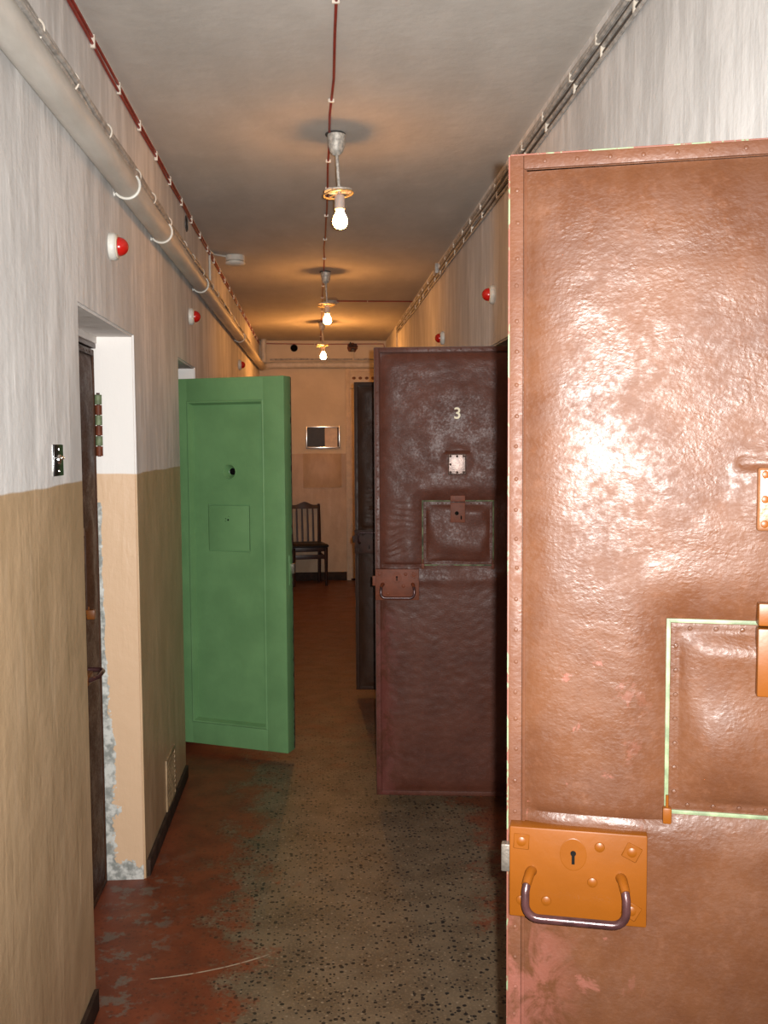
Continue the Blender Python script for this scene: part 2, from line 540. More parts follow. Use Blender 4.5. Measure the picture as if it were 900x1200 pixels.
def text_mesh(body, size, depth):
    cu = bpy.data.curves.new('figure', 'FONT')
    cu.body = body; cu.size = size; cu.extrude = depth; cu.align_x = 'CENTER'; cu.align_y = 'CENTER'
    cu.offset = size * .012
    t = bpy.data.objects.new('figure', cu); COL.objects.link(t)
    bpy.context.view_layer.update()
    me = bpy.data.meshes.new_from_object(t.evaluated_get(bpy.context.evaluated_depsgraph_get()))
    bpy.data.objects.remove(t); bpy.data.curves.remove(cu)
    return me

def padded_door(label, p0, dr, L, mats, z0=0., top=ZT, dens=1., number=None, flip=False, back=None):
    """origin at the foot of the free edge; local x runs to the hinge, -y faces out of the cushion"""
    rz = math.atan2(dr[1], dr[0])
    root = thing('padded_door', label, 'door', (p0[0], p0[1], z0), rz, 'padded cell doors')
    th = .05
    bm = B(); box(bm, (0, .002, ZB), (W, th, top), .004)
    obj('door_leaf', bm, mats['leaf'], root)
    seed = L.get('seed', 1.)
    bm = B(); grid_pad(bm, lambda s, z: pad_height(s, z, L, seed, top), .006, W - .006, ZB + .006, top - .006, int(110 * dens), int(300 * dens))
    obj('padding', bm, mats['pad'], root)
    # edging strips with tacks
    bm = B()
    w = .020
    for lo, hi in (((0, -.0045, ZB), (w, .006, top)), ((W - w, -.0045, ZB), (W, .006, top)),
                   ((w, -.0045, top - w), (W - w, .006, top)), ((w, -.0045, ZB), (W - w, .006, ZB + w))):
        box(bm, lo, hi, .002)
    # folded rib beside the strip
    rib = [(w + .003, -.004, ZB + w), (w + .003, -.004, top - w - .003), (W - w - .003, -.004, top - w - .003), (W - w - .003, -.004, ZB + w)]
    tube(bm, rib, .0025, 6)
    step = .046
    def tack(x, z):
        lathe(bm, [(.0034, .004), (.003, .0054), (.0016, .0061), (0, .0062)], 10, at(x, 0, z), False)
    k = 0
    z = ZB + .03
    while z < top - .02:
        for x in (w * .55, W - w * .55):
            tack(x + random.uniform(-.001, .001), z + random.uniform(-.004, .004))
        z += step
    x = .05
    while x < W - .04:
        for zz in (top - w * .5, ZB + w * .5):
            tack(x, zz)
        x += step
    obj('tacked_edging', bm, mats['strip'], root)
    bm = B()
    box(bm, (-.0022, -.0035, ZB), (.0012, .012, top + .001), .0008); box(bm, (.0012, -.0035, top - .0008), (W, .012, top + .0018), .0008)
    obj('edge_lining', bm, mats['leaf'], root)
    # lock
    x0, x1, zz0, zz1 = L['plate']
    bm = B(); box(bm, (x0, -.030, zz0), (x1, .004, zz1), .003)
    lock = obj('lock_plate', bm, mats['plate'], root)
    zc = (zz0 + zz1) / 2
    def fl(v):                       # the far door carries its lock upside down
        return zz0 + zz1 - v if flip else v
    def bolt(px, pz, square, ang=0.):
        bm = B()
        if square:
            q = Matrix.Translation((px, -.030, fl(pz))) @ Matrix.Rotation(ang, 4, 'Y')
            r = bmesh.ops.create_cube(bm, size=1.)
            for v in r['verts']:
                v.co = q @ Vector((v.co.x * .023, v.co.y * .004, v.co.z * .023))
            bmesh.ops.bevel(bm, geom=bm.edges[:], offset=.001, segments=1, affect='EDGES')
        lathe(bm, [(.0075, 0), (.0070, .0016), (.0045, .0028), (0, .0032)], 16, at(px, -.0305, fl(pz)), False)
        obj('bolt', bm, mats['plate'], lock)
    bolt(x0 + .018, zz1 - .022, True, .05); bolt(x1 - .022, zz1 - .026, True, .45); bolt(x1 - .022, zz0 + .024, True, .5)
    bolt(x0 + .018, zz0 + .026, False); bolt(x0 + .132, zz1 - .022, False); bolt(x0 + .055, zz0 + .028, False)
    bolt(x0 + .122, zz0 + .062, False)
    bm = B()
    lathe(bm, [(.0195, -.002), (.0195, .0012), (.0188, .0016), (.0186, .0016), (0, .00161)], 28, Matrix.Translation((x0 + .094, -.0295, fl(zz1 - .036))) @ Matrix.Scale(1.25, 4, (0, 0, 1)) @ FACE, False)
    obj('escutcheon', bm, mats['plate'], lock)
    bm = B()
    lathe(bm, [(.0042, 0), (.004, .001), (0, .0011)], 14, at(x0 + .094, -.0318, fl(zz1 - .034)), False)
    box(bm, (x0 + .0918, -.033, min(fl(zz1 - .034), fl(zz1 - .050))), (x0 + .0962, -.0315, max(fl(zz1 - .034), fl(zz1 - .050))), 0)
    obj('keyhole', bm, M['hole'], lock)
    # bent rod handle
    hx0, hx1 = x0 + .034, x0 + .162
    zt_, zb_ = fl(zz1 - .066), fl(zz0 + .014)
    sg = 1 if zt_ > zb_ else -1
    bm = B()
    pts = [(hx0, -.026, zt_), (hx0 - .003, -.040, zt_), (hx0 - .006, -.052, zt_ - sg * .008)]
    pts += [(hx0 - .008, -.058, zt_ - sg * .020)]
    for i in range(7):
        a = PI + (PI / 2) * i / 6
        pts.append((hx0 + .012 + .020 * math.cos(a), -.060, zb_ + sg * (.020 + .020 * math.sin(a))))
    for i in range(7):
        a = -PI / 2 + (PI / 2) * i / 6
        pts.append((hx1 - .012 + .020 * math.cos(a), -.060, zb_ + sg * (.020 + .020 * math.sin(a))))
    pts += [(hx1 + .008, -.058, zt_ - sg * .020), (hx1 + .006, -.052, zt_ - sg * .008), (hx1 + .003, -.040, zt_), (hx1, -.026, zt_)]
    tube(bm, pts, .0062, 12)
    h = obj('handle', bm, M['handle'], lock); h['label'] = 'dark bent steel handle'
    for pp_ in (pts[:3], pts[:-4:-1]):
        bm = B(); tube(bm, pp_ + [tuple(Vector(pp_[2]) + (Vector(pp_[2]) - Vector(pp_[1])) * .3)], [.0080, .0075, .0070, .0066], 12)
        obj('handle_lug', bm, mats['plate'], lock)
    bm = B(); box(bm, (x0 - .013, -.020, zc - .006), (x0 + .003, -.004, zc + .036), .002)
    lb = obj('latch_bolt', bm, mats['bolt'], lock)
    if mats['bolt'] == M['steel']:
        lb['label'] = 'bare steel latch bolt'
    # food hatch
    a0, a1, b0, b1 = L['hatch']
    def hh(s, z):
        e = min(s - a0, a1 - s, z - b0, b1 - z)
        ea, eb = max(min(s - a0, a1 - s) - .016, 0), max(min(z - b0, b1 - z) - .016, 0)
        q = .004 + .014 * (1 - math.exp(-ea / .024)) * (1 - math.exp(-eb / .024)) if e > .014 else .0035
        n = noise.noise(Vector((s * 9 + seed * 2, z * 11, seed)))
        if e > .016:
            q += .004 * n * smooth01((e - .016) / .04)
            q += .0035 * smooth01((e - .02) / .04) * math.sin((z - b0) * 2 * PI / .17 + s * 9 + 1.2)
        elif .006 < e < .011:
            q += .0006
        return max(q, .001)
    bm = B(); grid_pad(bm, hh, a0 + .004, a1 - .004, b0 + .004, b1 - .004, int(90 * dens), int(80 * dens))
    def tk(x, z, y=-.004):
        lathe(bm, [(.0036, 0), (.003, .002), (0, .003)], 8, at(x, y, z), False)
    k = a0 + .03
    while k < a1 - .02:
        tk(k, b1 - .011); tk(k, b0 + .011); k += .036
    k = b0 + .03
    while k < b1 - .02:
        tk(a0 + .011, k); tk(a1 - .011, k); k += .036
    hat = obj('food_hatch', bm, mats['pad'], root)
    bm = B()
    for lo, hi in (((a0 - .003, -.006, b0 - .003), (a0 + .003, .001, b1 + .003)), ((a1 - .003, -.006, b0 - .003), (a1 + .003, .001, b1 + .003)),
                   ((a0, -.006, b0 - .003), (a1, .001, b0 + .003)), ((a0, -.006, b1 - .003), (a1, .001, b1 + .003))):
        box(bm, lo, hi, .0012)
    obj('seam_edging', bm, mats['seam'], hat)['label'] = 'edging of the hatch showing old green paint'
    for x in (a0 + .001, a1 - .001):
        bm = B()
        tube(bm, [(x, -.010, b0 + .026), (x, -.011, b0 + .008)], .0022, 8)
        k_ = L.get('pin', 1.)
        box(bm, (x - .0065 * k_, -.016 * k_, b0 - .016), (x + .0065 * k_, -.001, b0 + .008 * k_), .003)
        obj('hinge_pin', bm, mats['pin'], hat)
    l0, l1, m0, m1, mid = L['latch']
    bm = B(); box(bm, (l0, -.030, m0), (l1, -.004, mid - .003), .003)
    lt = obj('hatch_latch', bm, mats['plate'], hat)
    bm = B()
    lathe(bm, [(.0085, 0), (.008, .003), (.0, .0035)], 16, at((l0 + l1) / 2 - .004, -.030, (m0 + mid) / 2 - .004), False)
    box(bm, ((l0 + l1) / 2 + .012, -.0312, m0 + .014), ((l0 + l1) / 2 + .018, -.029, m0 + .030), 0)
    obj('latch_keyhole', bm, M['hole'], lt)
    bm = B(); box(bm, (l0, -.032, mid + .001), (l1, -.004, m1), .003)
    obj('latch_keeper', bm, mats['plate'], root)
    # peephole cover
    px, pz = L['peep']
    hw, hh_ = .0385, .0445
    bm = B(); box(bm, (px - hw, -.0285, pz - hh_), (px + hw, -.012, pz + hh_), .005, seg=3)
    pp = obj('peephole_cover', bm, mats['peep'], root)
    for sx, sz in ((-1, 1), (1, 1), (-1, -1), (1, -1), (-1, 0), (0, 1), (0, -1)):
        bm = B(); lathe(bm, [(.0055, 0), (.005, .0015), (.003, .0022), (0, .0022)], 12, at(px + sx * (hw - .010), -.0283, pz + sz * (hh_ - .010)), False)
        obj('screw', bm, mats['screw'], pp)
    if number:
        me = text_mesh(number, .068, .0012)
        me.materials.append(M['number'])
        o = bpy.data.objects.new('door_number', me); COL.objects.link(o)
        o.parent = root
        nx, nz = L['number']
        o.location = (nx, -pad_height(nx, nz, L, seed, top) - .0035, nz); o.rotation_euler = (PI / 2, 0, 0)
        o['label'] = 'cream figure 3'
    # hinge knuckles on the hinge edge
    for hz in (.35, 1.72):
        bm = B()
        for k in range(5):
            lathe(bm, [(.010, k * .036), (.010, k * .036 + .034)], 14, Matrix.Translation((W + .006, .012, hz - .09)), True)
        obj('hinge', bm, mats['hinge'], root)
    if back:
        back(root)
    return root

near_layout = dict(plate=(.004, .204, .893, 1.031), hatch=(.231, .525, 1.061, 1.344), latch=(.350, .415, 1.243, 1.376, 1.343),
                   peep=(.3845, 1.5215), seed=1.3, wr=.0003, ring=.0035, wave=.5, roll=.002)
mid_layout = dict(plate=(.0, .190, .926, 1.062), hatch=(.206, .512, 1.077, 1.357), latch=(.326, .390, 1.264, 1.382, 1.354),
                  peep=(.3555, 1.5155), number=(.357, 1.732), seed=4.1, wr=.0022)
def mset(pad, strip, plate, leaf, peep, pin, screw=None, seam='green_seam'):
    return dict(pad=M[pad], strip=M[strip], plate=M[plate], leaf=M[leaf], peep=M[peep], pin=M[pin], seam=M[seam],
                screw=M[screw or plate], hinge=M[plate], bolt=M['steel' if strip == 'strip_near' else plate])

padded_door('large glossy brown padded cell door with a bright orange lock plate and bent steel handle',
            (.287, 1.445), (.962, -.274), near_layout,
            mset('leather_near', 'strip_near', 'orange', 'edge', 'peep_orange', 'orange'))
padded_door('dark brown padded cell door marked with the number 3, standing open across the corridor',
            (.256, 4.261), (.992, -.126), mid_layout,
            mset('leather_mid', 'leather_mid', 'redbrown', 'dark_edge', 'peep', 'redbrown', 'dullplate', 'seam_dark'), number='3')
far_layout = dict(mid_layout); far_layout['seed'] = 8.2; far_layout['plate'] = (-.004, .190, .923, 1.070)
padded_door('blackish padded cell door half hidden behind the door marked 3',
            (.243, 6.15), (.9927, -.1203), far_layout,
            mset('leather_far', 'leather_far', 'dullplate', 'dark_edge', 'dullplate', 'dullplate', None, 'dullplate'),
            top=1.99, dens=.6, flip=True)
left_layout = dict(mid_layout); left_layout['seed'] = 5.6; left_layout['pin'] = 2.
def pull(root):
    bm = B()
    tube(bm, [(.34, -.008, .885), (.36, -.040, .885), (.39, -.062, .888), (.455, -.064, .893), (.475, -.055, .894), (.48, -.03, .894), (.48, -.004, .894)], .0085, 12)
    h = obj('pull_handle', bm, M['handle'], root); h['label'] = 'black pull handle'
    bm = B(); box(bm, (.345, -.040, .868), (.425, -.006, .903), .004)
    obj('handle_mount', bm, M['orange'], root)['label'] = 'orange mount of the pull handle'
    # long barrel hinge standing proud beside the jamb
    for k in range(6):
        bm = B(); lathe(bm, [(.0125, 0), (.0125, .034)], 14, Matrix.Translation((W - .012, -.018, 1.612 + k * .0365)), True)
        obj('hinge_knuckle', bm, M['green_seam' if k % 2 else 'redbrown'], root)
    bm = B(); lathe(bm, [(.006, 0), (.006, .225)], 10, Matrix.Translation((W - .012, -.018, 1.610)), True)
    obj('hinge_rod', bm, M['dullplate'], root)
ml = mset('leather_left', 'leather_left', 'orange', 'dark_edge', 'dullplate', 'orange', None, 'dullplate')
padded_door('brown padded door shut deep inside the white doorway beside the black light switch',
            (-.785, 2.853), (0., 1.), left_layout, ml, z0=-.045, top=1.985, dens=.7, back=pull)

# ------------------------------------------------------------------ green door (its cell side faces us)
GD = Vector((.9095, -.4158))
gp = Vector((-.155, 4.893))          # foot of the free edge, green side
def green_door():
    root = thing('green_door', 'green painted door with a round spyhole, standing half open', 'door',
                 (gp.x, gp.y, 0), math.atan2(GD.y, GD.x))
    # local x = 0 at the free edge, -W at the hinge; -y toward us, +y the padded outer side
    th = .078; rec = .024
    x0, x1, z0, z1 = -.715, 0., .045, 1.945
    p0, p1, q0, q1 = -.552, -.117, .16, 1.828       # recessed panel
    hx, hz, hr = -.325, 1.469, .034                # spyhole centre
    bm = B()
    def q(a, b, c, d):
        bm.faces.new([bm.verts.new(v) for v in (a, b, c, d)])
    box(bm, (x0, 0, z0), (p0, th, z1), .003); box(bm, (p1, 0, z0), (x1, th, z1), .004)
    box(bm, (p0 - .004, 0, q1), (p1 + .004, th, z1), .003); box(bm, (p0 - .004, 0, z0), (p1 + .004, th, q0), .003)
    leaf = obj('door_frame', bm, M['green'], root)
    # bevelled bead round the recess
    bm = B(); bw = .012
    ring = []
    for inset, y in ((-.003, -.001), (.002, -.005), (.008, -.003), (.020, rec + .003)):
        ring.append([bm.verts.new(v) for v in ((p0 + inset, y, q0 + inset), (p1 - inset, y, q0 + inset), (p1 - inset, y, q1 - inset), (p0 + inset, y, q1 - inset))])
    for a, b in zip(ring, ring[1:]):
        for k in range(4):
            bm.faces.new((a[k], a[(k + 1) % 4], b[(k + 1) % 4], b[k]))
    obj('beading', bm, M['green'], root)
    # panel with the funnel of the spyhole sunk into it and a groove for the hatch
    bm = B()
    seg = 32
    sq = [(hx - .06, hz - .06), (hx + .06, hz - .06), (hx + .06, hz + .06), (hx - .06, hz + .06)]
    def v(x, z, y=rec):
        return bm.verts.new((x, y, z))
    g0, g1, k0, k1 = -.453, -.211, 1.059, 1.302     # hatch cut-out
    xs = sorted({p0, g0, g1, hx - .06, hx + .06, p1}); zs = sorted({q0, k0, k1, hz - .06, hz + .06, q1})
    V = {(x, z): v(x, z) for x in xs for z in zs}
    for i in range(len(xs) - 1):
        for j in range(len(zs) - 1):
            mx, mz = (xs[i] + xs[i + 1]) / 2, (zs[j] + zs[j + 1]) / 2
            if abs(mx - hx) < .06 and abs(mz - hz) < .06:
                continue
            if g0 < mx < g1 and k0 < mz < k1:
                continue
            bm.faces.new((V[xs[i], zs[j]], V[xs[i + 1], zs[j]], V[xs[i + 1], zs[j + 1]], V[xs[i], zs[j + 1]]))
    # square to circle, then the funnel
    def sqpt(a):
        c, s = math.cos(a), math.sin(a); m = max(abs(c), abs(s)); return hx + .06 * c / m, hz + .06 * s / m
    outer = [v(*sqpt(2 * PI * k / seg)) for k in range(seg)]
    prev = outer
    for r, y in ((hr + .004, rec), (hr + .002, rec - .003), (hr - .001, rec), (.0205, rec + .034), (.0185, rec + .035)):
        ring_ = [v(hx + r * math.cos(2 * PI * k / seg), hz + r * math.sin(2 * PI * k / seg), y) for k in range(seg)]
        for k in range(seg):
            bm.faces.new((prev[k], prev[(k + 1) % seg], ring_[(k + 1) % seg], ring_[k]))
        prev = ring_
    # closed box for the hatch recess
    rim = [V[g0, k0], V[g1, k0], V[g1, k1], V[g0, k1]]
    bk = [bm.verts.new((c.co.x, rec + .012, c.co.z)) for c in rim]
    for k in range(4):
        bm.faces.new((rim[k], rim[(k + 1) % 4], bk[(k + 1) % 4], bk[k]))
    bm.faces.new(bk)
    pan = obj('panel', bm, M['green'], root)
    bm = B(); lathe(bm, [(.0186, 0), (.0186, .010), (0, .010)], 20, Matrix.Translation((hx, rec + .035, hz)) @ Matrix.Rotation(-PI / 2, 4, 'X'), False)
    obj('spyhole', bm, M['hole'], pan)['label'] = 'dark opening of the spyhole'
    bm = B(); box(bm, (g0 + .0035, rec + .0008, k0 + .0065), (g1 - .0055, rec + .012, k1 - .0065), .0012)
    hat = obj('hatch_flap', bm, M['green'], pan)
    bm = B()
    for dx, dz, r in ((0, 0, .0055), (-.014, .006, .003), (-.016, -.006, .0025), (.004, .018, .002)):
        lathe(bm, [(r, 0), (r * .8, .001), (0, .001)], 10, at(-.338 + dx, rec + .0012, 1.222 + dz), False)
    obj('nail_holes', bm, M['hole'], hat)
    # cushion on the far side, chipped edge, lock
    bm = B()
    r = B(); grid_pad(r, lambda s, z: .004 + .012 * (1 - math.exp(-min(s, W - s, z - .05, 1.94 - z) / .03)), .004, W - .004, .05, 1.94, 24, 50)
    for vv in r.verts:
        vv.co = Vector((-vv.co.x, th - vv.co.y, vv.co.z))
    obj('padding', r, M['leather_mid'], root)
    bm.free()
    bm = B(); random.seed(3); pr = None
    for k in range(120):                       # ragged strip of bare wood along the far arris
        zc = .05 + 1.89 * k / 119
        d = random.choice((.0025, .003, .004, .006, .010))
        q = [bm.verts.new(v) for v in ((.0005, th - d, zc), (.0012, th - d, zc), (.0012, th + .0015, zc), (-.008, th + .0015, zc), (-.008, th - .001, zc))]
        if pr:
            for i in range(5):
                bm.faces.new((pr[i], pr[(i + 1) % 5], q[(i + 1) % 5], q[i]))
        else:
            bm.faces.new(q)
        pr = q
    bm.faces.new(pr)
    obj('chipped_edge', bm, M['chipped_dark'], root)
    bm = B(); box(bm, (-.004, .035, .90), (.003, .062, 1.05), .001)
    fp = obj('lock_faceplate', bm, M['green'], root)
    bm = B(); box(bm, (-.002, .058, .955), (.016, .080, 1.005), .002)
    obj('latch_bolt', bm, M['steel'], fp)['label'] = 'bare steel latch bolt'
    for hz_ in (.35, 1.65):
        bm = B(); lathe(bm, [(.011, 0), (.011, .12)], 14, Matrix.Translation((-.727, th - .01, hz_)), True)
        obj('hinge', bm, M['green'], root)
green_door()

# ------------------------------------------------------------------ pendant lamps
def pendant(loc, label, lean, lit):
    root = thing('pendant_lamp', label, 'lamp', loc, 0, 'bare bulb pendant lamps')
    lx = lean
    bm = B(); lathe(bm, [(.036, 0), (.040, -.003), (.040, -.009), (.030, -.014), (0, -.014)], 28)
    obj('mounting_block', bm, M['dark_cable'], root)
    bm = B(); lathe(bm, [(.0, -.010), (.036, -.010), (.0355, -.014), (.0325, -.05), (.026, -.074), (.014, -.088), (.007, -.091), (0, -.091)], 28)
    obj('ceiling_cup', bm, M['cup'], root, (.004, -.01, 0), (0, .02, 0))
    bm = B(); tube(bm, [(.004, -.01, -.085), (.010 + lx * .7, -.01, -.23), (.010 + lx * .7, -.01, -.245)], .0065, 12)
    obj('rod', bm, M['cup'], root)
    c = .010 + lx
    bm = B()
    lathe(bm, [(0, .009), (.010, .009), (.030, .007), (.050, .004), (.056, .001), (.056, -.005), (.053, -.005), (.050, .0), (.030, .003), (0, .004)], 36, cap=False)
    d = obj('disc', bm, M['cup'], root, (c - .004, -.01, -.222), (.03, -.03, 0))
    bm = B(); ring = [(0.0575 * math.cos(2 * PI * k / 40), 0.0575 * math.sin(2 * PI * k / 40), 0) for k in range(40)]
    tube(bm, ring, .0038, 8, closed=True)
    for a in (.3, 2.4, 4.5):
        tube(bm, [(0.0575 * math.cos(a), 0.0575 * math.sin(a), 0), (.018 * math.cos(a), .018 * math.sin(a), .001)], .0022, 6)
    o = obj('wire_ring', bm, M['brass'], root, (c - .005, -.01, -.237), (-.04, -.12, 0)); o['label'] = 'brass wire shade ring'
    bm = B(); lathe(bm, [(0, .034), (.012, .034), (.019, .028), (.0205, .020), (.0205, -.024), (.018, -.027), (0, -.027)], 24)
    sk = obj('socket', bm, M['socket'], root, (c, -.01, -.270))
    bm = B()
    prof = [(.0135, .030), (.0145, .026), (.0165, .018), (.022, .008), (.0275, -.004), (.0300, -.016), (.0290, -.026), (.0245, -.036), (.016, -.0435), (.007, -.0465), (0, -.047)]
    lathe(bm, prof, 28, cap=False)
    obj('bulb', bm, M['bulb'][lit], root, (c + .001, -.01, -.3245))['label'] = 'lit pear shaped bulb'
    return root
pendant((.090, 3.94, HC), 'bare bulb pendant nearest of the three, casting the broadest round shadow on the ceiling', .004, 0)
pendant((.079, 7.01, HC), 'middle bare bulb pendant, beside the grey junction box on the ceiling', .001, 1)
pendant((.073, 9.83, HC), 'bare bulb pendant hanging in front of the end wall, farthest of the three', .000, 2)

# ------------------------------------------------------------------ red call lights
def call_light(y, z, side, label):
    x = XL if side > 0 else XR
    root = thing('call_light', label, 'light', (x, y, z), 0 if side > 0 else PI, 'red call lights over the doors')
    rot = Matrix.Rotation(PI / 2, 4, 'Y')
    bm = B(); lathe(bm, [(.043, 0), (.044, .012), (.041, .019), (.036, .022), (.030, .022)], 32, rot)
    obj('base', bm, M['white'], root)
    bm = B(); lathe(bm, [(.0375, .0215), (.0375, .025), (.034, .026), (.031, .026)], 32, rot)
    obj('rim', bm, M['cream'], root)
    bm = B(); lathe(bm, [(.030, .020)] + [(.030 * math.cos(a * PI / 16), .026 + .031 * math.sin(a * PI / 16)) for a in range(9)], 32, rot)
    obj('dome', bm, M['dome'], root)['label'] = 'red glass dome'
call_light(3.225, 2.235, 1, 'red domed call light above the doorway beside the black light switch')
call_light(5.20, 2.270, 1, 'red domed call light on the wall above the green door')
call_light(8.45, 2.285, 1, 'small red call light far down the wall, close under the thick cream pipe')
call_light(4.575, 2.295, -1, 'red call light beside the upper edge of the door with the orange lock')
call_light(6.39, 2.290, -1, 'red call light just above the top edge of the door marked 3')

# ------------------------------------------------------------------ pipe along the left wall
PR = .040
def pipe_z(y):
    return 2.440 + .0065 * (y - 2.3)
def pipe_x(y):
    return -.604
root = thing('heating_pipe', 'thick cream pipe running along the top of the wall and across the end wall', 'pipe', (-.604, YB + .02, 2.42))
def loc_(p):
    return Vector(p) - Vector((-.604, YB + .02, 2.42))
bm = B()
pts = [(-.604, YB + .02 + (11.40 - YB - .02) * i / 12, 0) for i in range(13)]
pts = [(x, y, pipe_z(y)) for x, y, z in pts]
ze = pipe_z(11.40)
for i in range(1, 9):
    a = PI - (PI / 2) * i / 8
    pts.append((-.604 + .12 + .12 * math.cos(a), 11.40 + .12 * math.sin(a), ze + .004 * i))
pts += [(.0, 11.52, ze + .035), (XR - .004, 11.52, ze + .035)]
rad = [PR] * 21 + [PR, PR]
tube(bm, [loc_(p) for p in pts], rad, 24)
obj('pipe_run', bm, M['pipe'], root)
for y in (3.30, 4.02, 5.35, 8.05):
    bm = B(); zc = pipe_z(y)
    a0, a1 = -2.5, .75
    tube(bm, [loc_(q) for q in arc((-.604, y, zc), PR + .003, a0, a1, 18)], .0042, 8)
    q = arc((-.604, y, zc), PR + .006, a0, a0, 1)[0]
    p = loc_((q[0], y, q[2]))
    tube(bm, [p, p + Vector((-.022, 0, -.006))], .0075, 8)
    obj('clamp', bm, M['white'], root)['label'] = 'white wire clamp hooked round the pipe'

bm = B(); tube(bm, [(-.585, 11.44, 2.56), (-.585, 11.44, HC - .002)], .032, 18)
tag(obj('riser_pipe', bm, M['pipe']), 'short upright pipe in the far corner, rising from the long cream pipe to the ceiling', 'pipe')
bm = B(); tube(bm, [(-.52, YE - .012, 2.60), (-.2, YE - .012, 2.607), (.2, YE - .012, 2.602), (.6, YE - .012, 2.606), (XR - .004, YE - .012, 2.604)], .011, 10)
tag(obj('grey_cable', bm, M['grey_cable']), 'grey cable lying along the end wall just above the pipe', 'cable')

# ------------------------------------------------------------------ cables
def wander(x, z, y0, y1, step, ax, az, seed, z1=None):
    out = []; y = y0
    while y < y1:
        f = (y - y0) / (y1 - y0)
        zz = z + ((z1 - z) * f if z1 is not None else 0)
        out.append((x + ax * noise.noise(Vector((y * 1.7, seed, 0))), y, zz + az * noise.noise(Vector((y * 2.3, seed, 5)))))
        y += step
    out.append((out[-1][0], y1, out[-1][2]))
    return out
# left bundle, tied to the wall over the pipe
root = thing('cable_bundle', 'bundle of grey twisted cables tied along the wall just above the long cream pipe', 'cable', (XL, YB + .05, 2.53))
O = Vector((XL, YB + .05, 2.53))
for k, (dx, dz, r, m) in enumerate(((.011, .010, .0095, 'grey_cable'), (.013, -.006, .009, 'grey_cable'), (.022, .003, .008, 'grey_cable'), (.012, .026, .006, 'grey_cable'), (.008, -.017, .006, 'dark_cable'), (.009, .002, .006, 'dark_cable'))):
    bm = B(); tube(bm, [Vector(p) - O for p in wander(XL + dx, 2.546 + dz, YB + .05, 9.6, .16, .006, .018, 3.3 * k + 1, 2.585 + dz)], r, 8)
    obj('cable', bm, M[m], root)
y = .2; k = 0
while y < 9.4:
    zc = 2.546 + .039 * (y - YB) / 11.2
    bm = B(); tube(bm, [Vector(q) - O for q in arc((XL + .004, y, zc + .004), .0255, -1.45, 1.45, 10)], .0028, 6)
    obj('cable_tie', bm, M['clip'], root)
    y += .42 + .1 * math.sin(k * 2.1); k += 1
# red cable in the left corner under the ceiling
def red_run(label, paths, clips, r=.0048, name='red_cable'):
    o0 = Vector(paths[0][0])
    root = thing(name, label, 'cable', o0)
    for p in paths:
        bm = B(); tube(bm, [Vector(q) - o0 for q in p], r, 8)
        obj('cable', bm, M['red_cable'], root)
    for c, sz in clips:
        bm = B(); c = Vector(c) - o0
        box(bm, c - Vector(sz), c + Vector(sz), .0015)
        obj('cable_clip', bm, M['clip'], root)
zl = HC - .045
p1 = wander(XL + .006, zl, YB + .05, YE - .03, .3, .002, .010, 21)
p2 = wander(XL + .006, zl + .020, YB + .05, YE - .03, .3, .002, .012, 33)
clips = []
y = .35
while y < 11.2:
    clips.append(((XL + .007, y, zl + .008), (.0065, .006, .019))); y += .38
red_run('pair of red cables clipped under the ceiling along the wall with the thick pipe', [p1, p2], clips)
# red cable that feeds the pendants
p1 = wander(.068, HC - .005, YB + .05, YE - .02, .35, .010, .0, 41)
clips = [((.068 + .010 * noise.noise(Vector((y * 1.7, 41, 0))), y, HC - .006), (.011, .004, .0062)) for y in (.4, 1.3, 2.1, 2.78, 3.56, 4.3, 4.75, 5.3, 5.9, 6.5, 7.6, 8.2, 9., 10.4, 11.1)]
red_run('red cable clipped along the middle of the ceiling from lamp to lamp', [p1], clips, .0046)
# red cable crossing the far ceiling
red_run('red cable crossing the ceiling sideways from the grey junction box',
        [[(.19, 8.40, HC - .005), (.5, 8.40, HC - .005), (XR - .002, 8.40, HC - .005)]], [((.45, 8.40, HC - .006), (.004, .010, .0062))])
red_run('red cable along the top edge of the end wall, dropping at its corner',
        [[(XL + .02, YE - .006, HC - .035), (.1, YE - .006, HC - .040), (XR - .03, YE - .006, HC - .036), (XR - .022, YE - .006, HC - .06), (XR - .022, YE - .006, 2.62)]],
        [((.0, YE - .007, HC - .040), (.004, .007, .010))])
# right bundle
root = thing('cable_bundle', 'row of thin grey cables clipped high on the wall above the padded doors', 'cable', (XR, YB + .05, 2.72))
O = Vector((XR, YB + .05, 2.72))
for k, (dz, r, m) in enumerate(((.052, .0068, 'grey_cable'), (.034, .0068, 'grey_cable'), (.017, .005, 'dark_cable'), (.004, .0065, 'grey_cable'), (-.014, .0048, 'dark_cable'), (-.026, .006, 'grey_cable'))):
    pts = wander(XR - .008, 2.712 + dz, YB + .05, 9.93 + .012 * k, .3, .004, .010, 50 + 4.7 * k, 2.742 + dz)
    if k in (1, 3):
        yy = pts[-1][1]
        pts += [(XR - .008, yy + .02, pts[-1][2] - .02), (XR - .008, yy + .022, 2.30)]
    bm = B(); tube(bm, [Vector(p) - O for p in pts], r, 8)
    obj('cable', bm, M[m], root)
y = .5; k = 0
while y < 9.8:
    zc = 2.712 + .03 * (y - YB) / 11.5
    for dz in (.043, -.012):
        bm = B(); box(bm, (XR - .017 - O.x, y + dz - .006 - O.y, zc + dz - .016 - O.z), (XR - O.x - .0005, y + dz + .006 - O.y, zc + dz + .016 - O.z), .004)
        obj('cable_clip', bm, M['clip'], root)
    y += .33 + .06 * math.sin(k * 1.7); k += 1
bm = B(); box(bm, (XR - .035, 6.55, 2.735), (XR - .001, 6.62, 2.80), .004)
tag(obj('cable_box', bm, M['grey_cable']), 'little grey box on the row of thin grey cables above the padded doors', 'box')

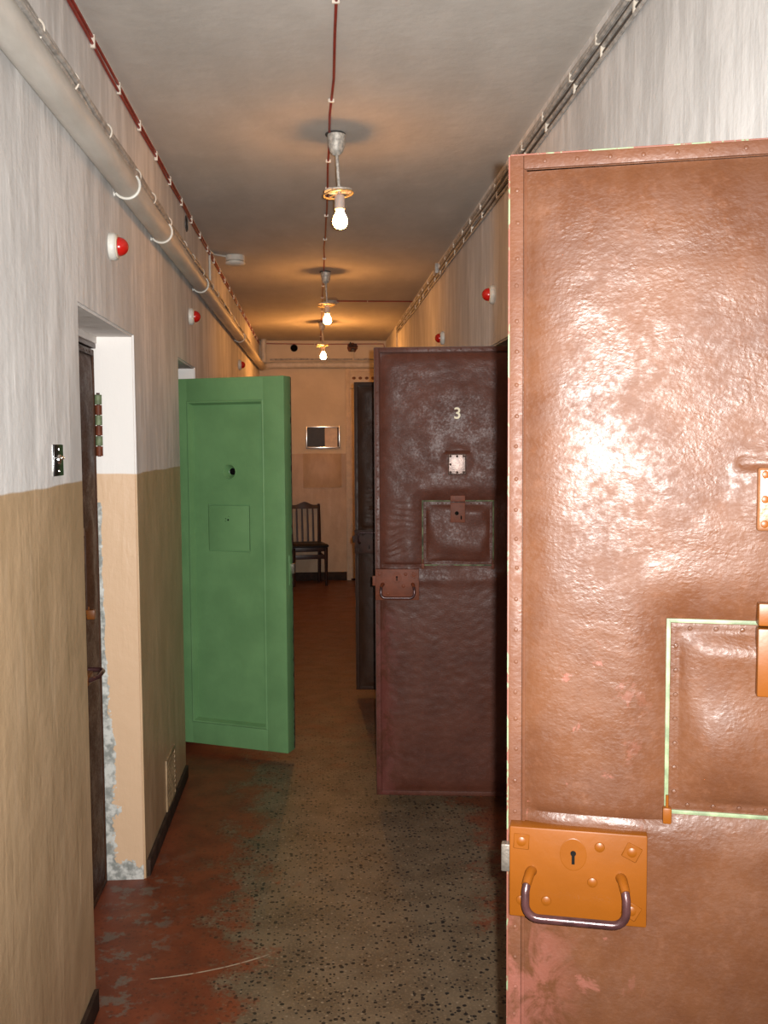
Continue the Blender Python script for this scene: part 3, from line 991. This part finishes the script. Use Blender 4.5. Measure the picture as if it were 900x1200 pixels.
# ------------------------------------------------------------------ fittings
root = thing('smoke_detector', 'white round smoke detector on the ceiling beside the wall', 'smoke detector', (-.505, 6.46, HC))
bm = B(); lathe(bm, [(.060, 0), (.062, -.006), (.062, -.030), (.058, -.034), (.050, -.035)], 36); obj('base', bm, M['white'], root)
bm = B(); lathe(bm, [(.046, -.033), (.046, -.041), (.064, -.042), (.065, -.050), (.058, -.058), (.030, -.064), (0, -.065)], 36, cap=False); obj('cover', bm, M['white'], root)
bm = B(); tube(bm, [(-.058, -.03, -.010), (-.125, -.10, -.010), (-.133, -.25, -.02), (-.134, -.26, -.05), (-.134, -.26, -.245)], .0062, 10); obj('conduit', bm, M['white'], root)

root = thing('junction_box', 'grey round junction box on the ceiling behind the middle lamp', 'junction box', (.145, 8.42, HC))
bm = B(); lathe(bm, [(.046, 0), (.047, -.018), (.042, -.030), (.028, -.038), (0, -.040)], 28); obj('body', bm, M['grey_cable'], root)
for s in (-1, 1):
    bm = B(); tube(bm, [(s * .040, 0, -.012), (s * .062, 0, -.010)], .009, 10); obj('gland', bm, M['grey_cable'], root)

# switch
root = thing('light_switch', 'small black switch plate with a metal toggle on the wall beside the doorway', 'switch', (XL, 2.50, 1.567))
bm = B(); box(bm, (0, -.0445, -.0395), (.0025, .044, .0395), .0005); obj('back_plate', bm, M['chrome'], root)['label'] = 'bright metal edge plate'
bm = B(); box(bm, (.002, -.0440, -.0388), (.006, .0438, .0388), .001); face = obj('face_plate', bm, M['black'], root)
bm = B(); lathe(bm, [(.013, 0), (.012, .004), (.009, .006), (.006, .007)], 18, Matrix.Translation((.006, 0, .002)) @ Matrix.Rotation(PI / 2, 4, 'Y'))
tube(bm, [(.008, 0, .002), (.017, 0, .007)], [.0036, .0046], 10); obj('toggle', bm, M['chrome'], face)
for s in (-1, 1):
    bm = B(); lathe(bm, [(.0045, 0), (.004, .002), (0, .0024)], 12, Matrix.Translation((.006, 0, s * .027)) @ Matrix.Rotation(PI / 2, 4, 'Y')); obj('screw', bm, M['chrome'], face)

# low grille
root = thing('vent_grille', 'low vent grille with slanting slots near the floor beside the green door', 'vent', (XL, 4.22, .165))
bm = B()
for lo, hi in (((0, -.125, -.115), (.007, -.108, .115)), ((0, .108, -.115), (.007, .125, .115)), ((0, -.108, -.115), (.007, .108, -.098)), ((0, -.108, .098), (.007, .108, .115))):
    box(bm, lo, hi, .0015)
t_ = plain('dado brown grille paint', (.33, .225, .125), .45)
obj('frame', bm, t_, root)
bm = B()
for k in range(9):
    zc = -.088 + k * .022
    r = bmesh.ops.create_cube(bm, size=1.)
    q = Matrix.Translation((.004, 0, zc)) @ Matrix.Rotation(.10, 4, 'X')
    for v in r['verts']:
        v.co = q @ Vector((v.co.x * .006, v.co.y * .215, v.co.z * .007))
obj('slats', bm, t_, root)
bm = B(); box(bm, (.0002, -.109, -.099), (.0012, .109, .099)); obj('backing', bm, M['hole'], root)

# round black vents
def round_vent(loc, rot, r, label):
    root = thing('round_vent', label, 'vent', loc, 0, 'round black vent holes')
    root.rotation_euler = rot
    bm = B(); lathe(bm, [(r + .006, 0), (r + .006, .004), (r + .002, .006), (r, .004), (r, .001)], 28, cap=False); obj('rim', bm, M['dark_cable'], root)
    bm = B(); lathe(bm, [(r, .0015), (r * .6, .0012), (0, .001)], 28, cap=False); obj('opening', bm, M['hole'], root)
round_vent((XL + .001, 5.12, 2.725), (0, PI / 2, 0), .034, 'round black vent hole high on the wall between the long pipe and the ceiling')
round_vent((-.24, YE - .001, 2.735), (PI / 2, 0, 0), .037, 'round black vent hole high on the end wall')

# torn fixture high on the end wall
root = thing('broken_fixture', 'torn rusty wall fixture high on the end wall above the pipe', 'fixture', (.44, YE, 2.742))
bm = B()
pts = []
random.seed(11)
for k in range(22):
    a = 2 * PI * k / 22; r = .062 * (1 + .35 * noise.noise(Vector((math.cos(a) * 2, math.sin(a) * 2, 3))))
    pts.append((r * math.cos(a), r * .85 * math.sin(a)))
f = [bm.verts.new((x, -.001, z)) for x, z in pts]; g = [bm.verts.new((x * .8, -.010, z * .8)) for x, z in pts]
bm.faces.new(f)
for k in range(22):
    bm.faces.new((f[k], f[(k + 1) % 22], g[(k + 1) % 22], g[k]))
bm.faces.new(g[::-1])
obj('broken_plaster', bm, M['rust'], root)
bm = B(); box(bm, (-.045, -.045, .005), (-.005, -.006, .045), .004); box(bm, (.005, -.05, .0), (.05, -.006, .04), .006)
box(bm, (-.03, -.035, .036), (-.015, -.01, .062), .003)
obj('bracket', bm, M['dullplate'], root)
bm = B(); lathe(bm, [(.022, .0), (.022, .045), (.012, .055), (0, .056)], 20, at(.004, -.006, -.030)); obj('socket', bm, M['dark_cable'], root)
bm = B(); tube(bm, [(.006, -.03, -.045), (.008, -.022, -.09), (.012, -.014, -.16)], .011, 10); obj('conduit', bm, M['cream'], root)

# framed panel; the view in its glass is painted black and beige
root = thing('framed_panel', 'small chrome framed panel on the end wall, its glass view painted half black, half beige', 'panel', (.0865, YE, 1.567))
fw, fh = .1985, .257
bm = B()
for lo, hi in (((-fw, -.03, 0), (-fw + .014, 0, fh)), ((fw - .014, -.03, 0), (fw, 0, fh)), ((-fw + .014, -.03, 0), (fw - .014, 0, .016)), ((-fw + .014, -.03, fh - .016), (fw - .014, 0, fh))):
    box(bm, lo, hi, .004)
obj('frame', bm, M['chrome'], root)
bm = B(); box(bm, (-fw + .013, -.012, .015), (.022, -.002, fh - .015)); obj('black_pane', bm, M['glass_black'], root)['label'] = 'black left half'
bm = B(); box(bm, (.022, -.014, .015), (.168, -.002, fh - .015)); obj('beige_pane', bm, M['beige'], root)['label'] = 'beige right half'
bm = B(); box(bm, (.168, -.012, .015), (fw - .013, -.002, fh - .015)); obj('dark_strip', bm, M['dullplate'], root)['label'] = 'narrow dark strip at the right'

# painted board under it
bm = B()
box(bm, (-.150, YE - .007, 1.105), (.300, YE - .0005, 1.532), .002)
box(bm, (-.135, YE - .0085, 1.098), (.285, YE - .0005, 1.106), .001)
tag(obj('painted_board', bm, M['wall']), 'flat brown painted board on the end wall under the framed panel', 'board')

# tall door at the right of the end wall
fm = plain('cream door paint', (.58, .46, .33), .5, var=.08)
root = thing('door_1', 'cream door with a slotted fanlight panel at the right of the end wall', 'door', (.60, YE, 0)); 
for k in ('label', 'category', 'kind'):
    del root[k]
root['kind'] = 'structure'
bm = B()
for lo, hi in (((-.245, -.03, 0), (-.195, 0, 2.50)), ((.175, -.03, 0), (.225, 0, 2.50)), ((-.195, -.03, 2.46), (.175, 0, 2.50)), ((-.195, -.03, 2.26), (.175, 0, 2.30))):
    box(bm, lo, hi, .003)
obj('door_frame', bm, fm, root)
bm = B(); box(bm, (-.195, -.016, 2.30), (.175, -.001, 2.46), .001); fan = obj('fanlight_panel', bm, fm, root)
for k in range(5):
    bm = B(); lathe(bm, [(.017, 0), (.017, .001), (0, .001)], 14, Matrix.Translation((-.145 + .075 * k, -.0165, 2.385)) @ Matrix.Scale(1.3, 4, (1, 0, 0)) @ FACE, False)
    obj('vent_slot', bm, M['rust'], fan)
bm = B(); box(bm, (-.195, -.018, .02), (.175, -.001, 2.26), .002); obj('door_leaf', bm, fm, root)

# ------------------------------------------------------------------ chair by the end wall
root = thing('wooden_chair', 'dark wooden slat-back chair standing against the end wall', 'chair', (-.105, 11.30, 0), math.radians(9))
SH = .465
def leg(pts, r):
    bm = B()
    for (a, b) in zip(pts, pts[1:]):
        pass
    tube(bm, pts, r, 4)
    return bm
for s in (-1, 1):
    bm = B(); tube(bm, [(s * .160, .165, 0), (s * .163, .158, .45), (s * .166, .185, .70), (s * .168, .215, .915)], [.019, .021, .019, .015], 8)
    obj('leg', bm, M['wood'], root)
    bm = B(); tube(bm, [(s * .185, -.18, 0), (s * .185, -.178, .44)], [.016, .022], 8)
    obj('leg', bm, M['wood'], root)
    bm = B(); box(bm, (s * .175 - .010, -.17, .30), (s * .175 + .010, .16, .345), .003); obj('stretcher', bm, M['wood'], root)
bm = B(); box(bm, (-.180, -.185, .31), (.180, -.165, .36), .003); obj('stretcher', bm, M['wood'], root)
bm = B()
for lo, hi in (((-.185, -.188, .395), (.185, -.166, .447)), ((-.155, .150, .395), (.155, .170, .447))):
    box(bm, lo, hi, .003)
for s in (-1, 1):
    box(bm, (s * .176 - .010, -.168, .395), (s * .176 + .010, .152, .447), .003)
obj('apron', bm, M['wood'], root)
bm = B()
n = 12
top = []; 
for lvl, (z, ins) in enumerate(((.446, .004), (.452, -.004), (.466, -.006), (.478, .006), (.484, .05))):
    ring = [bm.verts.new((x, y, z)) for x, y in ((-.205 + ins, -.215 + ins), (.205 - ins, -.215 + ins), (.185 - ins, .185 - ins), (-.185 + ins, .185 - ins))]
    top.append(ring)
bm.faces.new(top[0][::-1]); bm.faces.new(top[-1])
for a, b in zip(top, top[1:]):
    for k in range(4):
        bm.faces.new((a[k], a[(k + 1) % 4], b[(k + 1) % 4], b[k]))
obj('seat', bm, M['seat'], root)
# crest rail with a raised middle
bm = B()
N = 24; sect = []
for i in range(N + 1):
    x = -.176 + .352 * i / N; u = abs(x) / .176
    zt = .905 + .038 * smooth01(1 - u / .62); zb = .862
    sect.append([bm.verts.new((x, y, z)) for y, z in ((.195, zb), (.222, zb), (.232, zt), (.206, zt))])
for a, b in zip(sect, sect[1:]):
    for k in range(4):
        bm.faces.new((a[k], a[(k + 1) % 4], b[(k + 1) % 4], b[k]))
bm.faces.new(sect[0]); bm.faces.new(sect[-1][::-1])
obj('crest_rail', bm, M['wood'], root)
for x in (-.096, -.033, .032, .095):
    bm = B()
    sec = [[bm.verts.new((x + sx * w_, y + sy * .005, z)) for sx, sy in ((-1, -1), (1, -1), (1, 1), (-1, 1))] for z, y, w_ in ((.46, .162, .011), (.68, .182, .011), (.875, .211, .010))]
    for a, b in zip(sec, sec[1:]):
        for k in range(4):
            bm.faces.new((a[k], a[(k + 1) % 4], b[(k + 1) % 4], b[k]))
    bm.faces.new(sec[0]); bm.faces.new(sec[-1])
    obj('back_slat', bm, M['wood'], root)

# ------------------------------------------------------------------ camera
f_px, H = 1150., 1.6
yv = Vector((370 - 450, 600 - 522, f_px)).normalized()          # corridor direction seen in the picture
u = Vector((-.0106, 1, 0)); zv = (u - yv * u.dot(yv)).normalized()
xv = yv.cross(zv)
if xv.x < 0:
    xv = -xv
right = Vector((xv.x, yv.x, zv.x)); up = Vector((xv.y, yv.y, zv.y)); fwd = Vector((xv.z, yv.z, zv.z))
cam = bpy.data.cameras.new('camera'); co = bpy.data.objects.new('camera', cam); COL.objects.link(co)
cam.sensor_fit = 'VERTICAL'; cam.sensor_height = 36.; cam.lens = 36. * f_px / 1200.
cam.clip_start = .02
mw = Matrix.Identity(4)
for i in range(3):
    mw[i][0], mw[i][1], mw[i][2] = right[i], up[i], -fwd[i]
mw.translation = Vector((0, 0, H))
co.matrix_world = mw
scene.camera = co

# ------------------------------------------------------------------ lights: the photographer's flash (the bulbs glow themselves)
fl = bpy.data.lights.new('flash', 'SPOT'); fo = bpy.data.objects.new('flash', fl); COL.objects.link(fo)
fl.energy = 560.; fl.color = (1., .985, .96); fl.spot_size = math.radians(99); fl.spot_blend = 1.
fl.shadow_soft_size = .009
fm_ = mw.copy(); fm_.translation = Vector((0, 0, H)) + right * .032 + up * .019
fo.matrix_world = fm_

w = bpy.data.worlds.new('world'); scene.world = w; w.use_nodes = True
w.node_tree.nodes['Background'].inputs[0].default_value = (0, 0, 0, 1)
w.node_tree.nodes['Background'].inputs[1].default_value = 0.
vs = scene.view_settings
scene.display_settings.display_device = 'sRGB'
vs.view_transform = 'Standard'; vs.look = 'None'; vs.gamma = 1.; vs.exposure = 0.; vs.use_curve_mapping = False
